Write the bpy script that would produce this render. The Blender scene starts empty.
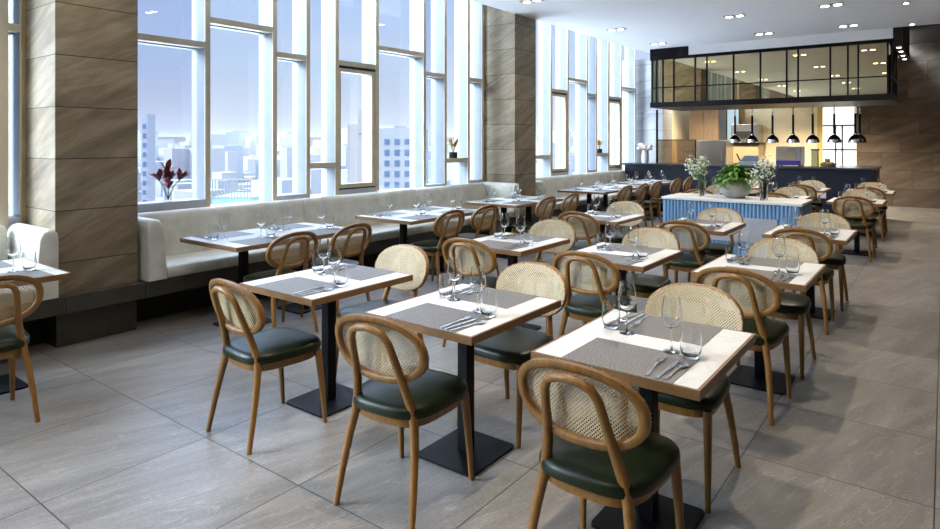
import bpy, bmesh, math, random
from mathutils import Vector, Matrix
random.seed(7)
PI = math.pi
sc = bpy.context.scene
COL = sc.collection

# ------------------------------------------------------------------ camera, sky, sun, exposure
cam_d = bpy.data.cameras.new('camera')
cam_d.sensor_fit = 'HORIZONTAL'; cam_d.sensor_width = 36.0
cam_d.lens = 630.0 * 36.0 / 940.0
cam_d.shift_y = -(264.5 - 141.0) / 940.0
cam_d.clip_start = 0.05; cam_d.clip_end = 3000
cam = bpy.data.objects.new('camera', cam_d); COL.objects.link(cam)
cam.location = (0, 0, 1.6); cam.rotation_euler = (PI / 2, 0, math.radians(37.0))
sc.camera = cam
sc.view_settings.view_transform = 'Standard'
sc.view_settings.look = 'None'
sc.view_settings.gamma = 1.0
sc.view_settings.use_curve_mapping = False
sc.view_settings.exposure = 0.45
sc.cycles.max_bounces = 14
sc.cycles.transmission_bounces = 14
sc.cycles.glossy_bounces = 6
sc.cycles.diffuse_bounces = 5
sc.cycles.transparent_max_bounces = 24
sc.cycles.caustics_reflective = False
sc.cycles.caustics_refractive = False
sc.cycles.sample_clamp_indirect = 8.0

SKY_LOW, SKY_DOME, SUN_E = .82, 7.8, 9.3
wd = bpy.data.worlds.new('sky'); sc.world = wd; wd.use_nodes = True
nt = wd.node_tree; nt.nodes.clear()
def wn(t): return nt.nodes.new(t)
w_out = wn('ShaderNodeOutputWorld'); w_bg = wn('ShaderNodeBackground')
w_tc = wn('ShaderNodeTexCoord'); w_sep = wn('ShaderNodeSeparateXYZ'); w_rmp = wn('ShaderNodeValToRGB')
w_ns = wn('ShaderNodeTexNoise'); w_map = wn('ShaderNodeMapping'); w_mix = wn('ShaderNodeMixRGB')
w_str = wn('ShaderNodeMapRange'); w_cr = wn('ShaderNodeMapRange')
L = nt.links.new
L(w_tc.outputs['Generated'], w_sep.inputs[0])
L(w_sep.outputs['Z'], w_rmp.inputs['Fac'])
cr = w_rmp.color_ramp
cr.elements[0].position = 0.0; cr.elements[0].color = (.62, .68, .80, 1)
cr.elements[1].position = 0.6; cr.elements[1].color = (.54, .68, .92, 1)
for p, c in ((0.05, (.58, .65, .79, 1)), (0.11, (.50, .62, .84, 1)), (0.24, (.42, .55, .85, 1)), (0.38, (.42, .57, .88, 1))):
    e = cr.elements.new(p); e.color = c
L(w_tc.outputs['Generated'], w_map.inputs['Vector']); w_map.inputs['Scale'].default_value = (2.2, 2.2, 9)
L(w_map.outputs[0], w_ns.inputs['Vector']); w_ns.inputs['Scale'].default_value = 2.0; w_ns.inputs['Detail'].default_value = 5
L(w_ns.outputs['Fac'], w_cr.inputs['Value']); w_cr.inputs['From Min'].default_value = .5; w_cr.inputs['From Max'].default_value = .85
w_cr.inputs['To Max'].default_value = .45
L(w_cr.outputs[0], w_mix.inputs['Fac']); L(w_rmp.outputs[0], w_mix.inputs['Color1']); w_mix.inputs['Color2'].default_value = (.72, .77, .86, 1)
L(w_sep.outputs['Z'], w_str.inputs['Value'])
w_str.inputs['From Min'].default_value = .26; w_str.inputs['From Max'].default_value = .52
w_str.inputs['To Min'].default_value = SKY_LOW; w_str.inputs['To Max'].default_value = SKY_DOME
L(w_mix.outputs[0], w_bg.inputs['Color']); L(w_str.outputs[0], w_bg.inputs['Strength'])
L(w_bg.outputs[0], w_out.inputs['Surface'])

sun_d = bpy.data.lights.new('daylight_sun', 'SUN'); sun_d.energy = SUN_E; sun_d.angle = math.radians(35)
sun_d.color = (.75, .875, 1.0)
sun = bpy.data.objects.new('daylight_sun', sun_d); COL.objects.link(sun)
sun_dir = Vector((1.1, 1.3, -.78)).normalized()            # the way the light travels, in through the windows
sun.rotation_euler = sun_dir.to_track_quat('-Z', 'Y').to_euler()

def portal(y0, y1):
    d = bpy.data.lights.new('window_portal', 'AREA'); d.shape = 'RECTANGLE'
    d.size = 3.3; d.size_y = y1 - y0; d.cycles.is_portal = True
    o = bpy.data.objects.new('window_portal', d); COL.objects.link(o)
    o.location = (-6.42, (y0 + y1) / 2, 2.5)
    o.rotation_euler = Matrix(((0, 0, -1), (0, 1, 0), (1, 0, 0))).to_euler()
portal(-4, 1.95); portal(2.6, 8.46); portal(9.1, 15.05)

SPOT_E = 62.0
# ------------------------------------------------------------------ mesh helpers
class MB:
    def __init__(s): s.v = []; s.f = []; s.mi = []
    def add(s, vs, fs, mi=0):
        o = len(s.v); s.v += [tuple(v) for v in vs]
        s.f += [tuple(i + o for i in f) for f in fs]; s.mi += [mi] * len(fs); return s
    def box(s, x0, x1, y0, y1, z0, z1, mi=0):
        return s.add([(x0,y0,z0),(x1,y0,z0),(x1,y1,z0),(x0,y1,z0),(x0,y0,z1),(x1,y0,z1),(x1,y1,z1),(x0,y1,z1)],
                     [(3,2,1,0),(4,5,6,7),(0,1,5,4),(1,2,6,5),(2,3,7,6),(3,0,4,7)], mi)
    def tube(s, pts, rad, n=10, cap=True, mi=0, flat=1.0):
        pts = [Vector(p) for p in pts]
        if not hasattr(rad, '__len__'): rad = [rad] * len(pts)
        vs = []; fs = []; up = None
        for i, p in enumerate(pts):
            t = (pts[min(i+1, len(pts)-1)] - pts[max(i-1, 0)]).normalized()
            if up is None: up = t.orthogonal().normalized() if abs(t.z) < .9 else Vector((1, 0, 0))
            up = (up - t * up.dot(t)).normalized(); sd = t.cross(up)
            for k in range(n):
                a = 2 * PI * k / n
                vs.append(p + up * math.cos(a) * rad[i] + sd * math.sin(a) * rad[i] * flat)
        for i in range(len(pts) - 1):
            for k in range(n):
                k2 = (k + 1) % n
                fs.append((i*n+k, i*n+k2, (i+1)*n+k2, (i+1)*n+k))
        if cap:
            fs.append(tuple(range(n-1, -1, -1))); b = (len(pts)-1)*n; fs.append(tuple(range(b, b+n)))
        return s.add(vs, fs, mi)
    def lathe(s, prof, n=20, c=(0, 0, 0), mi=0, close=False):
        vs = []; fs = []
        for r, z in prof:
            for k in range(n):
                a = 2*PI*k/n; vs.append((c[0]+r*math.cos(a), c[1]+r*math.sin(a), c[2]+z))
        for i in range(len(prof)-1):
            for k in range(n):
                k2 = (k+1) % n; fs.append((i*n+k, i*n+k2, (i+1)*n+k2, (i+1)*n+k))
        if close:
            fs.append(tuple(range(n-1, -1, -1))); b = (len(prof)-1)*n; fs.append(tuple(range(b, b+n)))
        return s.add(vs, fs, mi)
    def loft(s, rings, cap=True, mi=0):
        n = len(rings[0]); vs = [v for r in rings for v in r]; fs = []
        for i in range(len(rings)-1):
            for k in range(n):
                k2 = (k+1) % n; fs.append((i*n+k, i*n+k2, (i+1)*n+k2, (i+1)*n+k))
        if cap:
            fs.append(tuple(range(n-1, -1, -1))); b = (len(rings)-1)*n; fs.append(tuple(range(b, b+n)))
        return s.add(vs, fs, mi)
    def ball(s, c, r, n=8, m=5, sz=1.0, mi=0):
        prof = [(max(1e-4, r*math.sin(PI*i/m)), -r*sz*math.cos(PI*i/m)) for i in range(m+1)]
        return s.lathe(prof, n, c, mi)
    def mesh(s, name, mats, bevel=0, seg=2, smooth=40):
        me = bpy.data.meshes.new(name); me.from_pydata(s.v, [], s.f)
        if not isinstance(mats, (list, tuple)): mats = [mats]
        for m in mats: me.materials.append(m)
        for p, i in zip(me.polygons, s.mi): p.material_index = i
        if bevel or True:
            bm = bmesh.new(); bm.from_mesh(me)
            bmesh.ops.recalc_face_normals(bm, faces=bm.faces)
            if bevel:
                es = [e for e in bm.edges if len(e.link_faces) == 2 and e.calc_face_angle(0) > math.radians(35)]
                bmesh.ops.bevel(bm, geom=es, offset=bevel, segments=seg, affect='EDGES', profile=.5, clamp_overlap=True)
            bm.to_mesh(me); bm.free()
        if smooth:
            for p in me.polygons: p.use_smooth = True
            me.set_sharp_from_angle(angle=math.radians(smooth))
        return me
    def build(s, name, mats, parent=None, bevel=0, seg=2, smooth=40, label=None, kind=None):
        o = bpy.data.objects.new(name, s.mesh(name, mats, bevel, seg, smooth)); COL.objects.link(o)
        if parent: o.parent = parent
        if label: o['label'] = label
        if kind: o['kind'] = kind
        return o
def tag(o, label=None, cat=None, group=None, kind=None):
    if label: o['label'] = label
    if cat: o['category'] = cat
    if group: o['group'] = group
    if kind: o['kind'] = kind
    return o
def thing(name, label, cat, loc=(0, 0, 0), rz=0, group=None):
    o = bpy.data.objects.new(name, None); COL.objects.link(o); o.empty_display_size = .05
    o.location = loc; o.rotation_euler = (0, 0, rz)
    return tag(o, label, cat, group)
def struct(name, loc=None, mb=None, mat=None, **k):
    if mb is None:
        o = bpy.data.objects.new(name, None); COL.objects.link(o); o.location = loc or (0, 0, 0)
    else:
        o = mb.build(name, mat, **k)
    o['kind'] = 'structure'; return o
def copy_tree(o, parent=None):
    c = o.copy(); COL.objects.link(c)
    if parent: c.parent = parent
    for ch in list(o.children): copy_tree(ch, c)
    return c
class Proto:
    def __init__(s, fn): s.fn = fn; s.o = None; s.used = False
    def put(s, loc, rz, label, group):
        if s.o is None: s.o = s.fn()
        o = s.o if not s.used else copy_tree(s.o)
        s.used = True
        o.location = loc; o.rotation_euler = (0, 0, rz); o['label'] = label; o['group'] = group
        return o

# ------------------------------------------------------------------ materials
class NM:
    def __init__(s, name):
        s.m = bpy.data.materials.new(name); s.m.use_nodes = True; s.t = s.m.node_tree
        s.b = s.t.nodes['Principled BSDF']; s.out = s.t.nodes['Material Output']
    def n(s, t, **k):
        nd = s.t.nodes.new('ShaderNode' + t)
        for a, b in k.items(): setattr(nd, a, b)
        return nd
    def l(s, a, b): s.t.links.new(a, b)
    def math(s, op, a, b=None, c=None):
        nd = s.n('Math', operation=op)
        for i, x in enumerate((a, b, c)):
            if x is None: continue
            if isinstance(x, (int, float)): nd.inputs[i].default_value = x
            else: s.l(x, nd.inputs[i])
        return nd.outputs[0]
    def coord(s, kind='Object', scale=(1, 1, 1), rot=(0, 0, 0)):
        if kind == 'World': src = s.n('NewGeometry').outputs['Position']
        else: src = s.n('TexCoord').outputs[kind]
        mp = s.n('Mapping'); mp.inputs['Scale'].default_value = scale; mp.inputs['Rotation'].default_value = rot
        s.l(src, mp.inputs['Vector']); return mp.outputs[0]
    def noise(s, vec, scale=5, detail=4, rough=.55, dist=0):
        nd = s.n('TexNoise'); nd.inputs['Scale'].default_value = scale; nd.inputs['Detail'].default_value = detail
        nd.inputs['Roughness'].default_value = rough; nd.inputs['Distortion'].default_value = dist
        s.l(vec, nd.inputs['Vector']); return nd.outputs['Fac']
    def ramp(s, fac, stops):
        nd = s.n('ValToRGB'); cr = nd.color_ramp
        cr.elements[0].position, cr.elements[0].color = stops[0][0], (*stops[0][1], 1)
        cr.elements[1].position, cr.elements[1].color = stops[-1][0], (*stops[-1][1], 1)
        for p, c in stops[1:-1]:
            e = cr.elements.new(p); e.color = (*c, 1)
        s.l(fac, nd.inputs['Fac']); return nd.outputs['Color']
    def mix(s, fac, a, b, mode='MIX'):
        nd = s.n('MixRGB', blend_type=mode)
        for i, x in ((0, fac), (1, a), (2, b)):
            if isinstance(x, (int, float)): nd.inputs[i].default_value = x
            elif isinstance(x, tuple): nd.inputs[i].default_value = (*x, 1)
            else: s.l(x, nd.inputs[i])
        return nd.outputs[0]
    def bump(s, h, strength=.3, dist=.01):
        nd = s.n('Bump'); nd.inputs['Strength'].default_value = strength; nd.inputs['Distance'].default_value = dist
        s.l(h, nd.inputs['Height']); s.l(nd.outputs[0], s.b.inputs['Normal'])
    def set(s, color=None, rough=.5, metal=0, spec=.5):
        if color is not None:
            if isinstance(color, tuple): s.b.inputs['Base Color'].default_value = (*color, 1)
            else: s.l(color, s.b.inputs['Base Color'])
        s.b.inputs['Roughness'].default_value = rough; s.b.inputs['Metallic'].default_value = metal
        s.b.inputs['Specular IOR Level'].default_value = spec
        return s.m
def plain(name, c, rough=.5, metal=0, spec=.5, var=.06, scale=6):
    k = NM(name); f = k.noise(k.coord(), scale, 3)
    a = tuple(max(0, x * (1 - var)) for x in c); b = tuple(min(1, x * (1 + var)) for x in c)
    return k.set(k.ramp(f, [(.3, a), (.7, b)]), rough, metal, spec)
def emit(name, c, e):
    k = NM(name); k.b.inputs['Base Color'].default_value = (*c, 1)
    k.b.inputs['Emission Color'].default_value = (*c, 1); k.b.inputs['Emission Strength'].default_value = e
    return k.m
def wood(name, dark, light, sc_=(14, 14, 1.6), rough=.42):
    k = NM(name); v = k.coord('Object', sc_); f = k.noise(v, 3.0, 6, .6, .6)
    f2 = k.noise(k.coord('Object', (80, 80, 5)), 4, 2)
    c = k.ramp(f, [(.28, dark), (.5, tuple((a+b)/2 for a, b in zip(dark, light))), (.72, light)])
    c = k.mix(.25, c, k.ramp(f2, [(.3, dark), (.7, light)]))
    k.bump(f2, .08, .003); return k.set(c, rough)
def thin_glass(name, tint=(.96, .98, .98), ior=1.5, boost=1.0, rough=.01, edge=None, base=.03):
    k = NM(name); k.t.nodes.remove(k.b)
    tr = k.n('BsdfTransparent'); tr.inputs['Color'].default_value = (*tint, 1)
    gl = k.n('BsdfGlossy'); gl.inputs['Roughness'].default_value = rough; gl.inputs['Color'].default_value = (1, 1, 1, 1)
    lw0 = k.n('LayerWeight'); lw0.inputs['Blend'].default_value = .5
    mx = k.n('MixShader'); p5 = k.math('POWER', lw0.outputs['Facing'], 4.5)
    fac = k.math('MINIMUM', k.math('MULTIPLY', k.math('MULTIPLY_ADD', p5, .9, base), boost), 1.0)
    if edge:
        lw = k.n('LayerWeight'); lw.inputs['Blend'].default_value = .25
        c = k.ramp(lw.outputs['Facing'], [(.55, tint), (1, edge)]); k.l(c, tr.inputs['Color'])
    k.l(fac, mx.inputs[0]); k.l(tr.outputs[0], mx.inputs[1]); k.l(gl.outputs[0], mx.inputs[2])
    k.l(mx.outputs[0], k.out.inputs['Surface']); return k.m

def real_glass(name):
    k = NM(name); k.t.nodes.remove(k.b); g = k.n('BsdfGlass'); g.inputs['IOR'].default_value = 1.45; g.inputs['Roughness'].default_value = 0
    g.inputs['Color'].default_value = (.985, .99, .99, 1); k.l(g.outputs[0], k.out.inputs['Surface']); return k.m
# stone: large sawn sandstone tiles with slanting streaks
def stone_streaks(k, seed, axis='Z'):
    v = k.coord('World', (1, 1, 1), (0, 0, 0)); ad = k.n('VectorMath', operation='ADD'); k.l(v, ad.inputs[0]); k.l(seed, ad.inputs[1])
    m0 = k.n('Mapping'); k.l(ad.outputs[0], m0.inputs['Vector']); mp = k.n('Mapping'); k.l(m0.outputs[0], mp.inputs['Vector'])
    if axis == 'Z':
        m0.inputs['Rotation'].default_value = (math.radians(-27), math.radians(20), 0); mp.inputs['Scale'].default_value = (.55, .55, 3.4)
    else:
        m0.inputs['Rotation'].default_value = (0, 0, math.radians(16)); mp.inputs['Scale'].default_value = (5, .7, 1)
    return mp.outputs[0]
def tile_seed(k, expr):        # a random vector for each tile, from its row / column numbers
    wnz = k.n('TexWhiteNoise', noise_dimensions='3D'); k.l(expr, wnz.inputs['Vector'])
    sc2 = k.n('VectorMath', operation='SCALE'); sc2.inputs['Scale'].default_value = 9.0; k.l(wnz.outputs['Color'], sc2.inputs[0])
    return sc2.outputs[0], wnz.outputs['Value']
def joint_line(k, val, width):  # val in tile units -> 1 on the joint
    fr = k.math('FRACT', val); a = k.math('LESS_THAN', fr, width); b = k.math('GREATER_THAN', fr, 1 - width)
    return k.math('MAXIMUM', a, b)

def m_column():
    k = NM('sandstone_cladding'); g = k.n('SeparateXYZ'); k.l(k.n('NewGeometry').outputs['Position'], g.inputs[0])
    row = k.math('DIVIDE', k.math('SUBTRACT', g.outputs['Z'], .246), .405)
    cb = k.n('CombineXYZ'); k.l(k.math('FLOOR', row), cb.inputs['Z']); k.l(k.math('FLOOR', k.math('MULTIPLY', g.outputs['Y'], .3)), cb.inputs['Y'])
    seed, rv = tile_seed(k, cb.outputs[0]); v = stone_streaks(k, seed)
    f = k.noise(v, 1.6, 9, .62, .5); f2 = k.noise(v, 7, 5, .6, .2)
    c = k.ramp(f, [(.30, (.07, .05, .028)), (.42, (.17, .125, .072)), (.52, (.245, .188, .115)), (.61, (.35, .28, .19)), (.72, (.16, .12, .072))])
    c = k.mix(.3, c, k.ramp(f2, [(.3, (.15, .11, .065)), (.7, (.42, .345, .24))]))
    j = joint_line(k, row, .008); c = k.mix(j, c, (.03, .025, .02))
    k.bump(f2, .1, .004); return k.set(c, .5, 0, .4)
def m_backwall():
    k = NM('brown_stone_wall'); g = k.n('SeparateXYZ'); k.l(k.n('NewGeometry').outputs['Position'], g.inputs[0])
    row = k.math('DIVIDE', g.outputs['Z'], .44); rf = k.math('FLOOR', row)
    off = k.math('MULTIPLY', k.math('FRACT', k.math('MULTIPLY', rf, .618)), 1.0)
    colm = k.math('ADD', k.math('DIVIDE', g.outputs['X'], 1.02), off)
    cb = k.n('CombineXYZ'); k.l(rf, cb.inputs['Z']); k.l(k.math('FLOOR', colm), cb.inputs['X'])
    seed, rv = tile_seed(k, cb.outputs[0]); v = stone_streaks(k, seed)
    f = k.noise(v, 1.6, 8, .62, .5)
    c = k.ramp(f, [(.25, (.085, .062, .045)), (.5, (.15, .112, .082)), (.75, (.24, .185, .137))])
    c = k.mix(.75, c, k.ramp(rv, [(0, (.55, .55, .55)), (1, (1.15, 1.1, 1.05))]), 'MULTIPLY')
    j = k.math('MAXIMUM', joint_line(k, row, .006), joint_line(k, colm, .003)); c = k.mix(j, c, (.03, .022, .016))
    return k.set(c, .5, 0, .3)
def m_marble_grey():
    k = NM('pale_grey_marble'); g = k.n('SeparateXYZ'); k.l(k.n('NewGeometry').outputs['Position'], g.inputs[0])
    row = k.math('DIVIDE', k.math('SUBTRACT', g.outputs['Z'], .246), .405)
    cb = k.n('CombineXYZ'); k.l(k.math('FLOOR', row), cb.inputs['Z'])
    seed, rv = tile_seed(k, cb.outputs[0]); v = stone_streaks(k, seed)
    f = k.noise(v, 1.4, 8, .6, .5)
    c = k.ramp(f, [(.25, (.26, .26, .27)), (.5, (.38, .38, .39)), (.78, (.5, .5, .5))])
    c = k.mix(joint_line(k, row, .008), c, (.1, .1, .1))
    return k.set(c, .45)
def m_floor():
    k = NM('floor_tiles'); g = k.n('SeparateXYZ'); k.l(k.n('NewGeometry').outputs['Position'], g.inputs[0])
    tx = k.math('DIVIDE', k.math('ADD', g.outputs['X'], .036), .7876); ty = k.math('DIVIDE', k.math('SUBTRACT', g.outputs['Y'], 1.08), .778)
    cb = k.n('CombineXYZ'); k.l(k.math('FLOOR', tx), cb.inputs['X']); k.l(k.math('FLOOR', ty), cb.inputs['Y'])
    seed, rv = tile_seed(k, cb.outputs[0]); v = stone_streaks(k, seed, 'XY')
    f = k.noise(v, 1.2, 10, .66, .6); f2 = k.noise(k.coord('World'), 60, 4, .7); f3 = k.noise(v, 2.6, 4, .5, 1.0)
    c = k.ramp(f, [(.25, (.07, .063, .057)), (.42, (.135, .124, .113)), (.56, (.195, .182, .169)), (.75, (.31, .291, .272))])
    c = k.mix(.35, c, k.ramp(f2, [(.3, (.12, .11, .10)), (.7, (.32, .30, .28))]))
    vein = k.ramp(f3, [(.488, (0, 0, 0)), (.5, (1, 1, 1)), (.512, (0, 0, 0))])
    c = k.mix(k.math('MULTIPLY', vein, .28), c, (.5, .47, .43))
    c = k.mix(.5, c, k.ramp(rv, [(0, (.8, .8, .8)), (1, (1.15, 1.12, 1.1))]), 'MULTIPLY')
    j = k.math('MAXIMUM', joint_line(k, tx, .0035), joint_line(k, ty, .0035)); c = k.mix(j, c, (.016, .015, .014))
    rr = k.n('MapRange'); k.l(f2, rr.inputs['Value']); rr.inputs['To Min'].default_value = .3; rr.inputs['To Max'].default_value = .5
    m = k.set(c, .4, 0, .5); k.l(rr.outputs[0], k.b.inputs['Roughness']); k.bump(f2, .05, .002); return m
def m_top():
    k = NM('white_marble_top'); v = k.coord('World', (1, 1, 1), (0, 0, .6)); f = k.noise(v, 3.5, 8, .6, 1.4)
    vein = k.ramp(f, [(.47, (0, 0, 0)), (.5, (1, 1, 1)), (.53, (0, 0, 0))])
    c = k.mix(k.math('MULTIPLY', vein, .3), (.70, .69, .67), (.42, .40, .38)); return k.set(c, .28, 0, .5)
def m_mat():
    k = NM('woven_grey_placemat'); v = k.coord('Object')
    w1 = k.n('TexWave', bands_direction='X'); w1.inputs['Scale'].default_value = 55; w1.inputs['Distortion'].default_value = 1.2; k.l(v, w1.inputs['Vector'])
    w2 = k.n('TexWave', bands_direction='Y'); w2.inputs['Scale'].default_value = 80; w2.inputs['Distortion'].default_value = 1.2; k.l(v, w2.inputs['Vector'])
    n1 = k.noise(k.coord('Object', (120, 330, 1)), 1.0, 3, .6); n2 = k.noise(k.coord('Object', (380, 90, 1)), 1.0, 2, .5)
    f = k.math('ADD', k.math('MULTIPLY', n1, .6), k.math('MULTIPLY', n2, .4))
    c = k.ramp(f, [(.36, (.03, .028, .027)), (.48, (.115, .107, .103)), (.64, (.32, .30, .285))])
    k.bump(f, .3, .002); return k.set(c, .5, 0, .5)
def m_cane():
    k = NM('woven_cane'); v = k.coord('Object'); f = k.noise(v, 160, 2); f2 = k.noise(v, 6, 2)
    c = k.ramp(f, [(.3, (.44, .34, .185)), (.7, (.66, .55, .355))]); c = k.mix(.25, c, k.ramp(f2, [(.3, (.5, .38, .21)), (.7, (.72, .62, .43))]))
    return k.set(c, .5, 0, .4)
def m_leather(name, c, rough=.3, spec=.5):
    k = NM(name); v = k.coord('Object'); vo = k.n('TexVoronoi'); vo.inputs['Scale'].default_value = 220; k.l(v, vo.inputs['Vector'])
    f = k.noise(v, 5, 3); k.bump(vo.outputs['Distance'], .08, .001)
    return k.set(k.ramp(f, [(.3, tuple(x*.85 for x in c)), (.7, tuple(min(1, x*1.15) for x in c))]), rough, 0, spec)
def m_mirror():
    k = NM('bronze_mirror'); f = k.noise(k.coord('World'), 2, 2)
    return k.set(k.ramp(f, [(.3, (.48, .39, .23)), (.7, (.52, .43, .26))]), .015, 1.0)
def m_plaster():
    k = NM('white_plaster'); f = k.noise(k.coord('World'), 40, 3); k.bump(f, .03, .002)
    return k.set(k.ramp(f, [(.3, (.91, .90, .89)), (.7, (.94, .93, .92))]), .8, 0, .2)

OAK = wood('oak', (.13, .056, .011), (.28, .138, .031))
OAK_EDGE = wood('walnut_edging', (.13, .064, .023), (.25, .13, .05), (3, 3, 14))
CANE = m_cane(); GREEN = m_leather('dark_green_leather', (.0075, .0125, .0042), .36, .26)
STONE = m_column(); BACKW = m_backwall(); MARBLE = m_marble_grey(); LEDGE = plain('dark_polished_ledge_and_foot_shade', (.045, .043, .033), .35, 0, .4, .3, 5); FLOOR = m_floor(); TOP = m_top(); MAT = m_mat()
BLACK = plain('black_metal', (.003, .003, .0045), .45, 0, .15); CREAM = m_leather('cream_upholstery', (.62, .60, .52), .42)
NAVY = plain('navy_counter', (.008, .010, .020), .45, 0, .3); NAVYTOP = plain('dark_counter_top', (.03, .034, .045), .25)
MIRROR = m_mirror(); PLASTER = m_plaster(); DARKS = plain('dark_soffit', (.055, .038, .026), .6)
BRONZE = plain('bronze_mullion', (.56, .47, .33), .45, .0); ALU = plain('white_aluminium', (.17, .19, .205), .4, 0)
ALU2 = plain('outer_aluminium', (.25, .27, .285), .45); SILL = plain('grey_aluminium', (.50, .50, .54), .45); BRASS = plain('brass_trim', (.55, .42, .22), .35, .7)
PANE = thin_glass('window_glass', (.97, .985, .99), 1.45); PANE_F = thin_glass('fritted_glass', (.87, .89, .94), 1.45)
GLASS = real_glass('drinking_glass'); STEEL = plain('polished_steel', (.62, .61, .60), .16, 1.0)
CHROME = plain('chrome', (.8, .78, .75), .06, 1.0); BRUSH = plain('brushed_steel', (.45, .45, .46), .32, 1.0)
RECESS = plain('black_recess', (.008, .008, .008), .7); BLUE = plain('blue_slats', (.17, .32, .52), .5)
WHITETOP = plain('white_stone_slab', (.78, .76, .72), .3); GREYP = plain('grey_panel', (.42, .43, .46), .5)
POT = plain('grey_ceramic', (.36, .36, .32), .55, 0, .4, .25, 9); LEAF = plain('green_leaf', (.10, .22, .035), .4, 0, .5, .5, 14)
LEAF2 = plain('pale_green_stem', (.16, .27, .07), .5, 0, .4, .3); WHITEF = plain('white_petal', (.82, .82, .76), .6)
REDL = plain('dark_red_bract', (.18, .03, .025), .5, 0, .4, .5, 25); GOLD = plain('dried_yellow_leaf', (.42, .28, .06), .6, 0, .3, .4, 25)
PINK = plain('pink_petal', (.72, .48, .42), .6, 0, .3, .2, 25); WHITEC = plain('white_ceramic', (.75, .74, .72), .3)
CREAMW = plain('cream_wall', (.85, .72, .46), .7); YELLOW = plain('yellow_frame', (.62, .46, .14), .5)
PURPLE = plain('indigo_panel', (.035, .02, .16), .35); BREAD = plain('bread_crust', (.42, .24, .09), .7, 0, .2, .4, 20)
LENS = emit('lit_lamp', (1.0, .9, .74), 14.0); LITPANE = emit('lit_white_glazing', (.86, .93, 1.0), .95)

# ------------------------------------------------------------------ room shell
struct('floor', mb=MB().box(-6.6, 4.0, -5, 19.2, -.2, 0), mat=FLOOR, smooth=0)
# ceiling: white plaster up to the open kitchen, with a pocket left open along the windows
struct('ceiling', mb=MB().box(-5.48, 4.0, -5, 13.6, 3.63, 3.75), mat=PLASTER, smooth=0)
struct('trim_1', mb=MB().box(-6.6, -5.48, -5, 15.7, 4.3, 4.4).box(-5.5, -5.48, -5, 15.7, 3.751, 4.3), mat=PLASTER, smooth=0)   # pocket over the glazing
struct('trim_2', mb=MB().box(-.74, 4.0, 13.6, 19.2, 3.95, 4.05).box(-.74, 4.0, 13.6, 13.66, 3.751, 3.949), mat=DARKS, smooth=0)   # dark soffit on the right
struct('trim_3', mb=MB().box(-5.48, -.742, 13.601, 18.6, 3.63, 3.75), mat=PLASTER, smooth=0)
struct('wall_back', mb=MB().box(-1.78, 4.0, 18.6, 18.9, 0, 3.95), mat=BACKW, smooth=0)
struct('wall_kitchen', mb=MB().box(-6.6, -1.78, 18.75, 19.0, 0, 3.63), mat=CREAMW, smooth=0)
struct('wall_right', mb=MB().box(4.0, 4.2, -5, 19.2, 0, 4), mat=BACKW, smooth=0)
struct('wall_front', mb=MB().box(-6.6, 4.2, -5.2, -5, 0, 4.4), mat=BACKW, smooth=0)
struct('wall_left', mb=MB().box(-6.6, -6.10, -5, 19.0, 0, .80), mat=SILL, smooth=0)          # spandrel under the glazing
struct('wall_side', mb=MB().box(-6.6, -6.0, 15.72, 18.75, .8, 3.63), mat=CREAMW, smooth=0)
for n, (y0, y1, m) in enumerate(((1.955, 2.58, STONE), (8.466, 9.11, STONE), (15.08, 15.72, MARBLE))):
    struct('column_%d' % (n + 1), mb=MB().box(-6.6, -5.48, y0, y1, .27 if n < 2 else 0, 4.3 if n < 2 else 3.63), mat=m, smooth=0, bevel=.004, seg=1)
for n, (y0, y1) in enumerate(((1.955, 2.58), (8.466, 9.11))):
    struct('trim_%d' % (14 + n), mb=MB().box(-6.1, -5.482, y0 + .01, y1 - .01, 0, .2695), mat=LEDGE, smooth=0)  # column foot: shade below the ledge put into its colour with the dark stone
struct('trim_4', mb=MB().box(-6.14, -6.08, 1.925, 1.953, .8, 4.29), mat=BRASS, smooth=0)
struct('trim_5', mb=MB().box(-6.14, -6.08, 2.582, 2.61, .8, 4.29), mat=BRONZE, smooth=0)
# the low stone ledge that carries the benches, over a black recess
for n, (y0, y1) in enumerate(((-4.0, 1.985), (1.99, 2.595), (2.60, 8.46), (8.465, 9.12), (9.125, 13.9))):
    struct('trim_%d' % (6 + n), mb=MB().box(-5.478, -5.385, y0, y1, .272, .405) if n in (1, 3) else MB().box(-6.09, -5.385, y0, y1, .272, .405), mat=LEDGE, smooth=0, bevel=.004, seg=1)
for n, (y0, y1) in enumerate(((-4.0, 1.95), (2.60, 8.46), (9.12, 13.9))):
    struct('baseboard_%d' % (n + 1), mb=MB().box(-5.75, -5.70, y0, y1, 0, .27), mat=RECESS, smooth=0)

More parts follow.
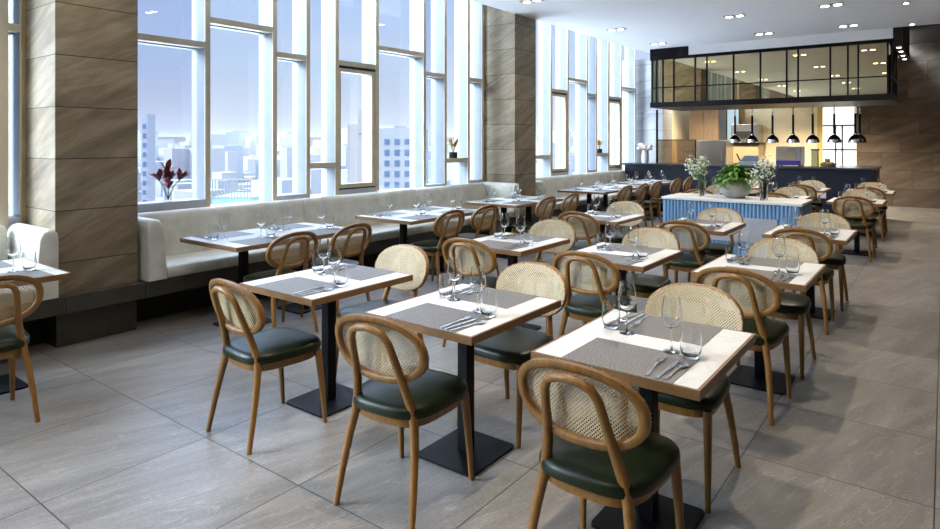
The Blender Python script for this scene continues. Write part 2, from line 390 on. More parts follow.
# ------------------------------------------------------------------ windows: one thing per pane column
def window(n, y0, y1, rails, lower=None, upper_fritted=False, sill=None):
    """y0..y1 the clear opening, then the mullion after it up to ym; rails: heights of the transoms"""
    ym = y1 + .05
    w = struct('window_%d' % n, (-6.1, y0, 0))
    MB().box(-.15, 0, y1 - y0, ym - y0, .8, 4.29).build('mullion', [ALU], w, smooth=0)
    MB().box(-.27, -.155, y1 - y0 + .008, ym - y0 + .01, .8, 4.29).build('outer_mullion', [ALU2], w, smooth=0)
    MB().box(.0, .012, y1 - y0 - .004, ym - y0 + .004, .8, 4.29).build('mullion_cap', BRONZE, w, smooth=0)
    zs = [.8] + rails + [4.29]
    for i in range(len(zs) - 1):
        MB().box(-.22, -.212, .001, y1 - y0 - .001, zs[i], zs[i + 1]).build('glass_pane', PANE_F if upper_fritted else PANE, w, smooth=0)
    for z in rails:
        t = MB().box(-.10, .008, 0, y1 - y0 - .005, z, z + .062).build('transom', BRONZE, w, smooth=0)
        MB().box(-.21, -.10, 0, y1 - y0 - .005, z - .01, z + .055).build('outer_transom', ALU, t, smooth=0)
    if sill:
        MB().box(-.21, .008, 0, y1 - y0 - .005, .80, sill).build('sill', SILL, w, smooth=0)
    if lower == 'sash':          # opening light with a bronze frame and black gasket
        z0, z1 = (sill or .8) + .02, rails[0] - .005; d = y1 - y0 - .005
        s = MB().box(-.09, .0, .0, .045, z0, z1).box(-.09, .0, d - .06, d, z0, z1).box(-.09, .0, .045, d - .06, z0, z0 + .05).box(-.09, .0, .045, d - .06, z1 - .075, z1 - .03)
        f = s.build('sash_frame', BRONZE, w, smooth=0)
        MB().box(-.08, .004, .0, d, z0 - .018, z0 - .001).box(-.08, .004, 0, d, z1 - .028, z1 - .002).build('gasket', RECESS, f, smooth=0)
    return w
T1, T2, T3 = 2.56, 2.83, 1.27
# left bay, seen as a sliver beside the first column
for k, (a, b, r, lw, sl) in enumerate(((-3.6, -1.7, [T1], None, .97), (-1.65, .1, [T2], None, None), (.15, 1.78, [T2], None, None), (1.83, 1.92, [2.50], None, .97))):
    window(k + 1, a, b, r, lw, False, sl)
bay1 = ((2.615, 3.548, [T1], None, True, 1.0), (3.60, 4.366, [T2], None, False, None), (4.42, 4.836, [T1], None, False, .97), (4.89, 5.285, [T3], None, False, None),
        (5.34, 5.988, [T1], 'sash', False, .98), (6.048, 6.952, [T2], None, False, None), (7.008, 7.436, [T1], None, True, .95), (7.487, 8.023, [T3], None, False, None), (8.07, 8.415, [T1], None, False, .97))
for k, (a, b, r, lw, fr, sl) in enumerate(bay1): window(5 + k, a, b, r, lw, fr, sl)
bay2 = ((9.13, 10.663, [T3], None, False, None), (10.725, 11.354, [T1], 'sash', False, .98), (11.418, 12.218, [T2], None, False, None), (12.27, 12.666, [T1], None, True, .98),
        (12.72, 13.275, [T3], None, False, None), (13.339, 13.992, [T1], 'sash', False, .98), (14.049, 14.831, [T2], None, False, None))
for k, (a, b, r, lw, fr, sl) in enumerate(bay2): window(14 + k, a, b, r, lw, fr, sl)

# ------------------------------------------------------------------ benches along the windows
def arch(points, y):
    return [(x, y, z) for x, z in points]
def bench(label, y0, y1, seams, wings):
    t = thing('banquette', label, 'bench', (0, 0, .405), 0, 'upholstered benches under the windows')
    ys = [y0] + seams + [y1]
    def prof(y, g):     # backrest section with a rounded top
        p = [(-6.06, .005), (-5.90, .005), (-5.90, .30), (-5.915, .44), (-5.925, .485), (-5.945, .512), (-5.98, .525), (-6.02, .522), (-6.05, .50), (-6.06, .46)]
        return [((x + (-.006 if g else 0) if x > -6 else x), y, z - (.006 if g and z > .4 else 0)) for x, z in p]
    for a, b in zip(ys, ys[1:]):
        MB().loft([prof(a + .003, 1), prof(a + .012, 0), prof(b - .012, 0), prof(b - .003, 1)]).build('back_cushion', CREAM, t, smooth=50)
        def sp(y, g):
            p = [(-5.895, .004), (-5.40, .004), (-5.39, .02), (-5.385, .06), (-5.395, .09), (-5.42, .104), (-5.5, .11), (-5.895, .102)]
            return [(x - (.006 if g and x > -5.6 else 0), y, z - (.005 if g and z > .05 else 0)) for x, z in p]
        MB().loft([sp(a + .002, 1), sp(a + .01, 0), sp(b - .01, 0), sp(b - .002, 1)]).build('seat_cushion', CREAM, t, smooth=50)
    for s, yw in wings:      # upholstered end: thick at the foot, narrower at the rounded top
        o = lambda d: yw + s * d
        sec = [(0, .004), (.165, .004), (.16, .12), (.135, .42), (.125, .48), (.10, .515), (.06, .528), (.025, .52), (.004, .495), (0, .45)]
        def ring(x, k): return [(x, o(.08 + (d - .08) * k), .26 + (z - .26) * k if z > .02 else z) for d, z in sec]
        MB().loft([ring(-6.055, 1), ring(-5.42, 1), ring(-5.395, .985), ring(-5.382, .95), ring(-5.375, .88)]).build('end_wing', CREAM, t, smooth=50)
    return t
bench('cream upholstered bench at the left edge, before the first stone column', -2.0, 1.78, [-.2], [(-1, 1.947)])
bench('long cream upholstered bench between the two stone columns', 2.79, 8.27, [4.67, 6.6], [(1, 2.62), (-1, 8.44)])
bench('pale upholstered bench past the second column, up to the dark counter', 9.31, 13.85, [11.6], [(1, 9.14)])

# ------------------------------------------------------------------ dining tables
def table_proto(wx, wy, poles):
    def fn():
        t = thing('dining_table', '', 'table')
        e = .012
        MB().box(-wx/2 + e, wx/2 - e, -wy/2 + e, wy/2 - e, .719, .75).build('table_top', TOP, t, smooth=0, label='white marble-look table top')
        b = MB()
        b.box(-wx/2, wx/2, -wy/2, -wy/2 + e, .714, .7495).box(-wx/2, wx/2, wy/2 - e, wy/2, .714, .7495)
        b.box(-wx/2, -wx/2 + e, -wy/2 + e, wy/2 - e, .714, .7495).box(wx/2 - e, wx/2, -wy/2 + e, wy/2 - e, .714, .7495)
        b.box(-wx/2 + e, wx/2 - e, -wy/2 + e, wy/2 - e, .714, .7185)
        b.build('edge_band', OAK_EDGE, t, smooth=0, label='brown wooden edging')
        for (px, py) in poles:
            p = MB().box(px - .032, px + .032, py - .032, py + .032, .0125, .7135).build('pole', BLACK, t, smooth=0, bevel=.004, label='black steel pole')
            r = .03; out = []
            for cx_, cy_, a0 in ((1, 1, 0), (-1, 1, 90), (-1, -1, 180), (1, -1, 270)):
                for a in (0, 30, 60, 90):
                    an = math.radians(a0 + a); out.append((px + cx_*(.18 - r) + r*math.cos(an), py + cy_*(.195 - r) + r*math.sin(an)))
            MB().loft([[(x, y, .001) for x, y in out], [(x, y, .012) for x, y in out]]).build('base_plate', BLACK, t, smooth=0, label='flat black base plate')
            MB().box(px - .12, px + .12, py - .12, py + .12, .7, .7138).build('mounting_plate', BLACK, t, smooth=0)
        return t
    return Proto(fn)
T_SMALL = table_proto(.67, .80, [(0, 0)])
T_BENCH = table_proto(.86, 1.35, [(0, -.33), (0, .33)])
T_LONG = table_proto(.86, 2.02, [(0, -.66), (0, 0), (0, .66)])

# ------------------------------------------------------------------ chair: bentwood, oval cane back, green leather seat
OW, OH, OZ = .245, .151, .715
def back_y(x, z): return -.222 - (z - OZ) * .27 + .035 * (x / OW) ** 2
def oval(k, n=48):
    pts = []
    for i in range(n):
        a = 2 * PI * i / n; c, s_ = math.cos(a), math.sin(a); e = .88
        x = OW * k * math.copysign(abs(c) ** e, c); z = OZ + (OH - OW * (1 - k)) * math.copysign(abs(s_) ** e, s_)
        pts.append((x, z))
    return pts
def seat_outline(k, n=40):
    out = []
    for i in range(n):
        a = 2 * PI * i / n; c, s_ = math.cos(a), math.sin(a); e = .55
        x = math.copysign(abs(c) ** e, c); y = math.copysign(abs(s_) ** e, s_)
        w = .222 + .018 * y
        out.append((x * w * k, .02 + y * .235 * k))
    return out
def make_chair():
    t = thing('dining_chair', '', 'chair')
    # seat cushion
    rings = []
    for k, z in ((.93, .424), (.985, .428), (1.0, .445), (.99, .462), (.95, .475), (.86, .482), (.6, .487), (.25, .489)):
        rings.append([(x, y, z) for x, y in seat_outline(k)])
    MB().loft(rings).build('seat', GREEN, t, smooth=60, label='dark green leather seat pad')
    MB().loft([[(x, y, z) for x, y in seat_outline(k)] for k, z in ((.83, .378), (.87, .383), (.90, .4235))]).build('seat_frame', OAK, t, smooth=40)
    # bent frame: rear legs carried up into the loop behind the back
    half = [(.205, -.245, 0), (.193, -.215, .15), (.177, -.185, .30), (.160, -.165, .40), (.147, -.167, .47), (.130, -.188, .55), (.117, -.215, .63),
            (.108, -.241, .70), (.099, -.262, .76), (.080, -.277, .797), (.044, -.287, .816)]
    rr = [.0135, .016, .0185, .020, .020, .019, .0175, .0165, .016, .016, .016]
    pts = half + [(0, -.289, .822)] + [(-x, y, z) for x, y, z in reversed(half)]
    MB().tube(pts, rr + [.016] + rr[::-1], 10).build('back_frame', OAK, t, smooth=60, label='bentwood rear legs and loop')
    for s in (-1, 1):
        MB().tube([(s*.205, .235, 0), (s*.199, .218, .2), (s*.192, .2, .37), (s*.190, .195, .42)], [.012, .0165, .020, .0205], 10).build('leg', OAK, t, smooth=60)
    # oval rim
    n = 48; secs = [(.0, -.016), (.0, .006), (.006, .012), (.026, .012), (.032, .006), (.032, -.012), (.024, -.02), (.008, -.02)]
    rings = []
    for (d, dy) in secs:
        k = 1 - d / OW
        rings.append([(x, back_y(x, z) + dy, z) for x, z in oval(k, n)])
    rings.append(rings[0])
    MB().loft(rings, cap=False).build('backrest_rim', OAK, t, smooth=60)
    # cane: a sheet of small rings, staggered, laid over the face of the rim
    b = MB(); p = .0148; hole = p * .245
    nx, nz = int(OW / p) + 1, int(OH / p * 2) + 2
    kx, kz = OW - .006, OH - .006
    for j in range(-nz, nz + 1):
        for i in range(-nx, nx + 1):
            x = (i + (.5 if j % 2 else 0)) * p; z = j * p / 2
            if (abs(x) / kx) ** 2.25 + (abs(z) / kz) ** 2.25 > 1.0: continue
            vs = []
            for r, dm in ((p / 2, 1), (hole, 0)):
                for q in range(8):
                    a = 2 * PI * q / 8
                    rr_ = (r if q % 2 == 0 else r * .7071) if dm else r   # diamond cell outside, round hole inside
                    X, Z = x + rr_ * math.cos(a), OZ + z + rr_ * math.sin(a)
                    vs.append((X, back_y(X, Z) + .0135, Z))
            b.add(vs, [(q, (q+1) % 8, 8 + (q+1) % 8, 8 + q) for q in range(8)])
    b.build('cane_panel', CANE, t, smooth=0, label='pale woven cane panel')
    return t
CHAIR = Proto(make_chair)

# ------------------------------------------------------------------ tableware
def make_wine():
    t = thing('wine_glass', '', 'wine glass')
    MB().lathe([(.0001, .0005), (.0335, .0005), (.0335, .002), (.012, .004), (.0045, .009), (.0036, .03), (.0036, .085), (.006, .0925), (.0001, .0926)], 20).build('stem', GLASS, t, smooth=60)
    MB().lathe([(.0001, .0928), (.006, .093), (.02, .1), (.032, .115), (.039, .135), (.0405, .15), (.038, .18), (.0335, .21), (.031, .225), (.0298, .225), (.0323, .21), (.0368, .18), (.0392, .15), (.0376, .135), (.0305, .1165), (.018, .102), (.0001, .098)], 28).build('bowl', GLASS, t, smooth=60)
    return t
def one(name, cat, mb, mat, **k):
    def fn(): return tag(mb().build(name, mat, **k), '', cat)
    return Proto(fn)
WINE = Proto(make_wine)
TUMBLER = one('tumbler', 'glass', lambda: MB().lathe([(.0001, .001), (.026, .001), (.03, .004), (.039, .03), (.0415, .05), (.039, .085), (.035, .122), (.0345, .122), (.0375, .085), (.040, .05), (.0372, .03), (.028, .014), (.0001, .012)], 28), GLASS, smooth=60)
MATP = one('placemat', 'placemat', lambda: MB().box(-.22, .22, -.16, .16, 0, .0016), MAT, smooth=0)
def fork_mb():
    b = MB(); w = lambda pts: b.loft([[(x - hw, y, z), (x + hw, y, z), (x + hw, y, z + .0022), (x - hw, y, z + .0022)] for x, y, z, hw in pts])
    w([(0, 0, .001, .006), (0, .03, .001, .0065), (0, .09, .003, .0035), (0, .13, .005, .003), (0, .15, .004, .009), (0, .165, .003, .0115)])
    for i in range(4):
        x = -.0095 + i * .00633; w([(x, .163, .003, .002), (x, .185, .003, .002), (x, .212, .006, .0012)])
    return b
def knife_mb():
    b = MB(); b.loft([[(-a, y, .0005), (c, y, .0005), (c, y, .0045), (-a, y, .0045)] for y, a, c in ((0, .006, .006), (.02, .0065, .0065), (.09, .0055, .0055), (.105, .006, .008), (.17, .006, .009), (.205, .006, .006), (.222, .005, -.003))])
    return b
def spoon_mb():
    b = MB(); b.loft([[(-hw, y, z), (hw, y, z), (hw, y, z + .0022), (-hw, y, z + .0022)] for y, z, hw in ((0, .001, .006), (.03, .001, .0065), (.09, .003, .0035), (.14, .005, .003), (.146, .005, .006))])
    rings = []
    for i in range(7):
        a = PI * i / 6; y = .172 - .03 * math.cos(a); w = max(.0015, .019 * math.sin(a)); d = .006 * math.sin(a)
        rings.append([(w * math.cos(PI + PI * q / 8), y, .0065 + d * math.sin(PI + PI * q / 8)) for q in range(9)])
    vs = [v for r in rings for v in r]; b.add(vs, [(i*9+q, i*9+q+1, (i+1)*9+q+1, (i+1)*9+q) for i in range(6) for q in range(8)])
    return b
FORK = one('fork', 'fork', fork_mb, STEEL, smooth=50); KNIFE = one('knife', 'knife', knife_mb, STEEL, smooth=50); SPOON = one('spoon', 'spoon', spoon_mb, STEEL, smooth=50)

def setting(ox, oy, rz, where, cutlery=True, jit=0):
    """one place setting: origin on the table edge, +y pointing into the table"""
    ca, sa = math.cos(rz), math.sin(rz)
    def at(x, y, z): return (ox + x * ca - y * sa, oy + x * sa + y * ca, z)
    j = lambda s=.006: random.uniform(-s, s)
    MATP.put(at(.02, .163, .7503), rz + j(.01), 'grey woven placemat ' + where, 'woven placemats')
    WINE.put(at(.122 + j(.004), .338 + j(.004), .7503), 0, 'stemmed wine glass ' + where, 'wine glasses')
    TUMBLER.put(at(.207 + j(.004), .312 + j(.004), .7503), 0, 'stemless tumbler ' + where, 'tumblers')
    if cutlery:
        a = rz + jit
        FORK.put(at(.145 + j(), .02, .752), a + .10 + j(.05), 'steel fork ' + where, 'forks')
        KNIFE.put(at(.178 + j(.003), .015, .752), a + .02 + j(.04), 'steel knife ' + where, 'knives')
        SPOON.put(at(.208 + j(.003), .02, .752), a - .06 + j(.05), 'steel spoon ' + where, 'spoons')

LINES = ('right-hand line', 'middle line', 'inner line')
POS = {1: [(-1.0, 2.58), (-1.97, 2.58), (-3.035, 2.58)], 2: [(-.985, 4.54), (-1.955, 4.49), (-2.93, 4.49)], 3: [(-1.0, 6.61), (-1.98, 6.53), (-3.08, 6.6)],
       4: [(-1.0, 10.5), (-1.97, 10.5), (-3.04, 10.5)], 5: [(-1.0, 12.6), (-1.97, 12.6), (-3.04, 12.6)]}
ROWN = {1: 'front table', 2: 'second table', 3: 'third table', 4: 'fourth table', 5: 'last table'}
ROWX = {1: 'standing nearest the camera', 2: 'behind the front one', 3: 'just before the blue planter', 4: 'beyond the blue planter', 5: 'up against the dark counter'}
for row, lst in POS.items():
    for ci, (x, y) in enumerate(lst):
        w = '%s of the %s' % (ROWN[row], LINES[ci])
        T_SMALL.put((x, y, 0), 0, 'square white-topped table, %s of the %s' % (ROWN[row].replace(' table', ''), LINES[ci]), 'square cafe tables')
        j = lambda s: random.uniform(-s, s)
        CHAIR.put((x + .015 + j(.015), y - (.455 if (row, ci) == (1, 1) else .44) + j(.012), 0), {(1, 1): .11, (1, 2): -.04, (1, 0): .0}.get((row, ci), j(.05)), 'cane-back wooden chair on the near side of the ' + w, 'cane-back dining chairs')
        CHAIR.put((x + j(.02), y + .44 + j(.015), 0), PI + j(.035), 'cane-back wooden chair on the far side of the ' + w, 'cane-back dining chairs')
        cut = row <= 3
        setting(x, y - .4, 0, 'at the near setting of the ' + w, cut, -.12 if ci else 0)
        setting(x, y + .4, PI, 'at the far setting of the ' + w, cut)
# bench tables: (Y start, units, name)
BT = [(.35, 2, 'bench table at the left edge'), (2.88, 2, 'first bench table past near column'), (4.93, 2, 'second bench table past near column'), (6.98, 2, 'bench table beside second column'),
      (9.62, 3, 'long bench table past second column'), (12.1, 2, 'last bench table by the counter')]
for k, (y0, u, w) in enumerate(BT):
    Ln = 2.02 if u == 3 else 1.35; xc = -4.925 if k else -4.93
    T = T_LONG if u == 3 else T_BENCH
    T.put((xc, y0 + Ln / 2, 0), 0, 'white-topped %s' % w, 'white tables along the bench')
    for i in range(u):
        yc = y0 + Ln * (i + .5) / u
        if k == 0 and i == 0: continue
        nm = (('near end', 'far end') if u == 2 else ('near end', 'middle', 'far end'))[i]
        CHAIR.put((xc + .43 + (.05 if k else .12), yc + (random.uniform(-.03, .03) if k else -.17), 0), PI / 2 + random.uniform(-.06, .06), 'cane-back wooden chair, %s of the %s' % (nm, w), 'cane-back chairs facing the bench')
        cut = k in (1, 2, 3)
        setting(xc + .43, yc, PI / 2, 'on chair side of the %s, %s' % (w, nm), cut)
        setting(xc - .43, yc, -PI / 2, 'on window side of the %s, %s' % (w, nm), cut)

# ------------------------------------------------------------------ blue planter counter with flowers
pl = thing('planter_counter', 'blue slatted counter with white top carrying plants, mid room', 'counter', (-2.063, 8.16, 0))
hx, hy = .80, .34
MB().box(-hx, hx, -hy, hy, .868, .90).build('counter_top', WHITETOP, pl, smooth=0, bevel=.004, label='white stone slab')
MB().box(-hx + .02, hx - .02, -hy + .03, hy - .03, .08, .867).build('body', BLUE, pl, smooth=0)
MB().box(-hx + .05, hx - .05, -hy + .06, hy - .06, .0, .08).build('plinth', BLACK, pl, smooth=0)
def slats(ax0, ax1, fixed, along, nrm, skip=None):
    b = MB(); n = int((ax1 - ax0) / .042); s = (ax1 - ax0) / n
    for i in range(n):
        c = ax0 + s * (i + .5); z0, z1 = .085, .866
        rngs = [(z0, z1)]
        if skip and skip[0] - .02 < c < skip[1] + .02: rngs = [(z0, skip[2]), (skip[3], z1)]
        for (a, d) in rngs:
            rg = []
            for z in (a, d):
                q = []
                for t_ in range(7):
                    an = PI * t_ / 6; u_, h = c + s * .46 * math.cos(an), .013 * math.sin(an)
                    q.append((u_, fixed + nrm * h, z) if along == 'x' else (fixed + nrm * h, u_, z))
                rg.append(q)
            b.loft(rg)
    return b
gp = (-.32, .54, .41, .70)
b = slats(-hx + .02, hx - .02, -hy + .03, 'x', -1, gp)
b2 = slats(-hy + .03, hy - .03, hx - .02, 'y', 1); b.add(b2.v, b2.f)
b2 = slats(-hy + .03, hy - .03, -hx + .02, 'y', -1); b.add(b2.v, b2.f)
b.build('slats', BLUE, pl, smooth=60, label='upright rounded blue slats')
MB().box(gp[0], gp[1], -hy + .016, -hy + .029, gp[2], gp[3]).build('access_panel', GREYP, pl, smooth=0, label='plain grey panel')

def leaf(b, base, d, ln, w, droop, mi=0):
    d = Vector(d).normalized(); sd = d.cross(Vector((0, 0, 1)))
    sd = sd.normalized() if sd.length > .01 else Vector((1, 0, 0))
    p = Vector(base); vs = []; n = 5
    for i in range(n + 1):
        t_ = i / n; ww = w * math.sin(PI * min(1, t_ * .92 + .04)) * .5
        c = p + d * ln * t_ + Vector((0, 0, -droop * t_ * t_)); up = Vector((0, 0, .25 * ww))
        vs += [c - sd * ww + up, c, c + sd * ww + up]
    b.add(vs, [f for i in range(n) for f in ((i*3, i*3+1, i*3+4, i*3+3), (i*3+1, i*3+2, i*3+5, i*3+4))], mi)
rnd = random.Random(3)
pt = thing('potted_plant', 'bushy green plant in a round grey pot on the blue counter', 'plant', (-2.07, 8.19, .90))
MB().lathe([(r * .8, z * .86) for r, z in ((.001, .001), (.11, .001), (.17, .03), (.222, .09), (.232, .15), (.215, .21), (.165, .26), (.15, .27), (.14, .262), (.19, .21), (.05, .2), (.001, .2))], 32).build('pot', POT, pt, smooth=60, label='round mottled grey pot')
b = MB()
for i in range(430):
    a = rnd.uniform(0, 2*PI); r = rnd.uniform(0, 1) ** .5 * .14; el = rnd.uniform(-.5, 1.0); zz = .25 + rnd.uniform(0, .16) * (1 - r * 3)
    st = (r*math.cos(a), r*math.sin(a), zz)
    if r < .1: b.tube([(0, 0, .17), st], .003, 4)
    leaf(b, st, (math.cos(a)*math.cos(el), math.sin(a)*math.cos(el), math.sin(el)), rnd.uniform(.06, .105), rnd.uniform(.035, .055), rnd.uniform(.01, .06))
for i in range(9):
    a = -PI/2 + (i - 4) * .32 + rnd.uniform(-.1, .1); p0 = Vector((.1*math.cos(a), .1*math.sin(a), .26)); p1 = Vector((.21*math.cos(a), .21*math.sin(a), .25)); p2 = Vector((.235*math.cos(a), .235*math.sin(a), .19 - rnd.uniform(0, .05)))
    b.tube([p0, p1, p2], .0025, 4)
    for q in range(9):
        u = rnd.random(); c = p0.lerp(p1, u) if q < 5 else p1.lerp(p2, u); an = a + rnd.uniform(-1.2, 1.2)
        leaf(b, c, (math.cos(an), math.sin(an), rnd.uniform(-.5, .5)), rnd.uniform(.05, .085), .038, .03)
b.build('foliage', LEAF, pt, smooth=60, label='glossy green leaves')
def flower_vase(x, y, h, label, seed, lean):
    r = random.Random(seed)
    t = thing('flower_vase', label, 'vase', (x, y, .90), 0, 'flower vases on the blue counter')
    MB().lathe([(.001, .001), (.04, .001), (.042, .005), (.046, h*.6), (.055, h), (.053, h), (.044, h*.6), (.039, .012), (.001, .01)], 20).build('vase', GLASS, t, smooth=60, label='clear glass vase')
    for i in range(26):
        sb = MB(); a = r.uniform(0, 2*PI); sp = r.uniform(.02, .13); tz = r.uniform(.27, .49)
        top = (sp*math.cos(a) + lean*.06, sp*math.sin(a), tz)
        sb.tube([(.02*math.cos(a), .02*math.sin(a), .02), (.035*math.cos(a), .035*math.sin(a), h), top], .0028, 5)
        for q in range(r.randint(7, 12)):
            c = (top[0] + r.uniform(-.04, .04), top[1] + r.uniform(-.04, .04), top[2] + r.uniform(-.09, .05))
            sb.tube([(top[0]*.97, top[1]*.97, top[2] - .05), c], .0012, 4); sb.ball(c, r.uniform(.005, .012), 6, 4, 1, 1)
        for q in range(3):
            tt = r.uniform(.4, .9); c = tuple(u*(1-tt) + v*tt for u, v in zip((.035*math.cos(a), .035*math.sin(a), h), top))
            leaf(sb, c, (r.uniform(-1, 1), r.uniform(-1, 1), r.uniform(0, .8)), r.uniform(.05, .1), .018, .02)
        if i % 9 == 0: sb.ball((.085*math.cos(a), .085*math.sin(a), h + r.uniform(.04, .12)), .027, 10, 6, .8, 1)
        sb.build('flower_sprig', [LEAF2, WHITEF], t, smooth=60)
flower_vase(-2.45, 8.13, .2, 'clear vase of white flowers left of the potted plant', 11, -1)
flower_vase(-1.71, 8.04, .22, 'clear vase of white flowers right of the potted plant', 12, 0)

# small vases on the window rails and on the counter end
t = thing('bud_vase', 'small glass with dark red leaves on the first window sill', 'vase', (-6.155, 3.19, 1.0005))
MB().lathe([(.001, .001), (.045, .001), (.047, .1), (.044, .1), (.042, .012), (.001, .01)], 18).build('glass', GLASS, t, smooth=60)
b = MB(); s_ = MB()
for i in range(34):
    a = rnd.uniform(0, 2*PI); el = rnd.choice((.5, .9, 1.3, 1.5)); z = rnd.uniform(.12, .34)
    leaf(b, (0, 0, z), (math.cos(a)*math.cos(el)*.9, math.sin(a)*math.cos(el)*.9, math.sin(el)), rnd.uniform(.11, .17), .05, .01)
for dx, dy in ((-.02, -.1), (.02, .13), (0, .02)):
    s_.tube([(0, 0, .02), (dx*.4, dy*.4, .15), (dx, dy, .24)], .005, 6)
    for i in range(14):
        a = rnd.uniform(0, 2*PI); leaf(b, (dx*.8, dy*.8, .2), (math.cos(a)*.5 + dx*4, math.sin(a)*.5 + dy*4, .7), .14, .045, .01)
s_.build('stem', LEAF2, t, smooth=60); b.build('leaves', REDL, t, smooth=60, label='dark red pointed leaves')
for (y, lab, sd) in ((7.72, 'small dark pot of dried yellow leaves on rail before second column', 5), (12.95, 'small dark pot of dried yellow leaves on rail past second column', 6)):
    r = random.Random(sd)
    t = thing('bud_vase', lab, 'vase', (-6.145, y, T3 + .0625), 0, 'small vases on the window rails')
    MB().box(-.045, .045, -.05, .05, 0, .095).build('pot', RECESS, t, smooth=0, bevel=.006, label='small black pot')
    b = MB(); s_ = MB()
    for i in range(16):
        a = r.uniform(0, 2*PI); d = (math.cos(a)*.45, math.sin(a)*.45, 1)
        s_.tube([(0, 0, .08), (d[0]*.1, d[1]*.1, .2)], .003, 5)
        leaf(b, (d[0]*.08, d[1]*.08, .17), d, r.uniform(.08, .16), .035, 0)
    s_.build('stem', GOLD, t, smooth=60); b.build('leaves', GOLD, t, smooth=60)

# ------------------------------------------------------------------ dark counter and kitchen
ct = thing('serving_counter', 'long dark navy serving counter across the far end', 'counter', (0, 0, 0))
MB().box(-6.0, -1.08, 14.0, 14.7, .10, 1.04).box(-1.75, -1.08, 14.7, 15.6, .10, 1.04).build('body', NAVY, ct, smooth=0)
MB().box(-6.08, -1.05, 13.97, 14.72, 1.041, 1.084).box(-1.78, -1.05, 14.72, 15.62, 1.041, 1.084).build('counter_top', NAVYTOP, ct, smooth=0, bevel=.004, label='dark stone top')
MB().box(-5.95, -1.12, 14.04, 14.66, 0, .0995).build('plinth', BLACK, ct, smooth=0)
MB().box(-2.0, -1.85, 13.99, 13.999, .48, .68).build('outlet_panel', GREYP, ct, smooth=0, label='small pale panel on the counter front')

vs_ = thing('flower_vase', 'white vase of cream and pink flowers on the counter by the window', 'vase', (-5.62, 14.3, 1.0845))
MB().lathe([(.001, .001), (.07, .001), (.085, .06), (.085, .2), (.07, .26), (.075, .3), (.068, .3), (.062, .26), (.001, .2)], 24).build('vase', WHITEC, vs_, smooth=60, label='white ceramic vase')
lb = MB(); r = random.Random(9)
for i in range(22):
    a = r.uniform(0, 2*PI); q = .16 * math.sqrt(i / 22)
    o = MB().ball((q*math.cos(a), q*math.sin(a), .36 + r.uniform(0, .1) - q*.2), r.uniform(.035, .05), 8, 5, .85).build('rose', PINK if i % 2 else WHITEF, vs_, smooth=60)
for i in range(14):
    a = r.uniform(0, 2*PI); leaf(lb, (0, 0, .3), (math.cos(a), math.sin(a), .4), .18, .05, .05)
lb.build('leaves', LEAF2, vs_, smooth=60)

# hanging canopy: black frame with bronze mirror panels
cx0, cx1, cy0, cy1, cz0, cz1 = -5.2, -.755, 13.6, 15.6, 2.34, 3.38
cn = thing('kitchen_canopy', 'black-framed canopy of bronze mirror panels over the kitchen counter', 'canopy', (0, 0, 0))
MB().box(cx0 - .02, cx1 + .02, cy0 - .04, cy1, cz0, cz0 + .11).build('bottom_beam', BLACK, cn, smooth=0)
MB().box(cx0 - .02, cx1 + .02, cy0 - .04, cy0 + .06, cz1, cz1 + .06).box(cx1 - .06, cx1 + .02, cy0 + .06, cy1, cz1, cz1 + .06).build('top_beam', BLACK, cn, smooth=0)
MB().box(cx0 - .02, -4.38, cy0 - .04, cy0 + .3, cz1 + .0605, 3.6295).build('end_fascia', BLACK, cn, smooth=0)
vx = [-5.083, -4.941, -4.70, -4.242, -3.999, -3.465, -2.952, -2.473, -2.272, -1.725, -1.438, -1.274, -.82]
zm = 2.77
ed = [cx0] + vx + [cx1]
for a, c in zip(ed, ed[1:]):
    for z0, z1 in ((cz0 + .111, zm - .012), (zm + .012, cz1 - .001)):
        if c - a > .08: MB().box(a + .016, c - .016, cy0 + .002, cy0 + .012, z0, z1).build('mirror_panel', MIRROR, cn, smooth=0, label='bronze mirror panel')
b = MB()
for x in vx + [cx0 + .012, cx1 - .012]: b.box(x - .014, x + .014, cy0 - .02, cy0 + .03, cz0 + .11, cz1)
b.box(cx0, cx1, cy0 - .018, cy0 + .028, zm - .011, zm + .011)
for y in (14.1, 14.6, 15.1): b.box(cx1 - .03, cx1 + .002, y - .014, y + .014, cz0 + .11, cz1)
b.box(cx1 - .02, cx1, cy0, cy1, zm - .011, zm + .011)
b.build('frame', BLACK, cn, smooth=0, label='black steel glazing bars')
for a, c in ((13.64, 14.08), (14.12, 14.58), (14.62, 15.08), (15.12, 15.56)):
    MB().box(cx1 - .022, cx1 - .012, a, c, cz0 + .111, cz1 - .001).build('mirror_panel', MIRROR, cn, smooth=0)
MB().box(-5.2, cx1 - .07, cy1 - .03, cy1, cz0 + .111, cz1).build('rear_panel', BLACK, cn, smooth=0)
struct('trim_12', mb=MB().box(-4.375, cx1 + .014, cy0 - .03, cy0 + .34, cz1 + .061, 3.6295), mat=PLASTER, smooth=0)
struct('trim_13', mb=MB().box(cx1 + .0145, cx1 + .16, cy0 - .03, 16.3, 3.30, 3.94), mat=RECESS, smooth=0)

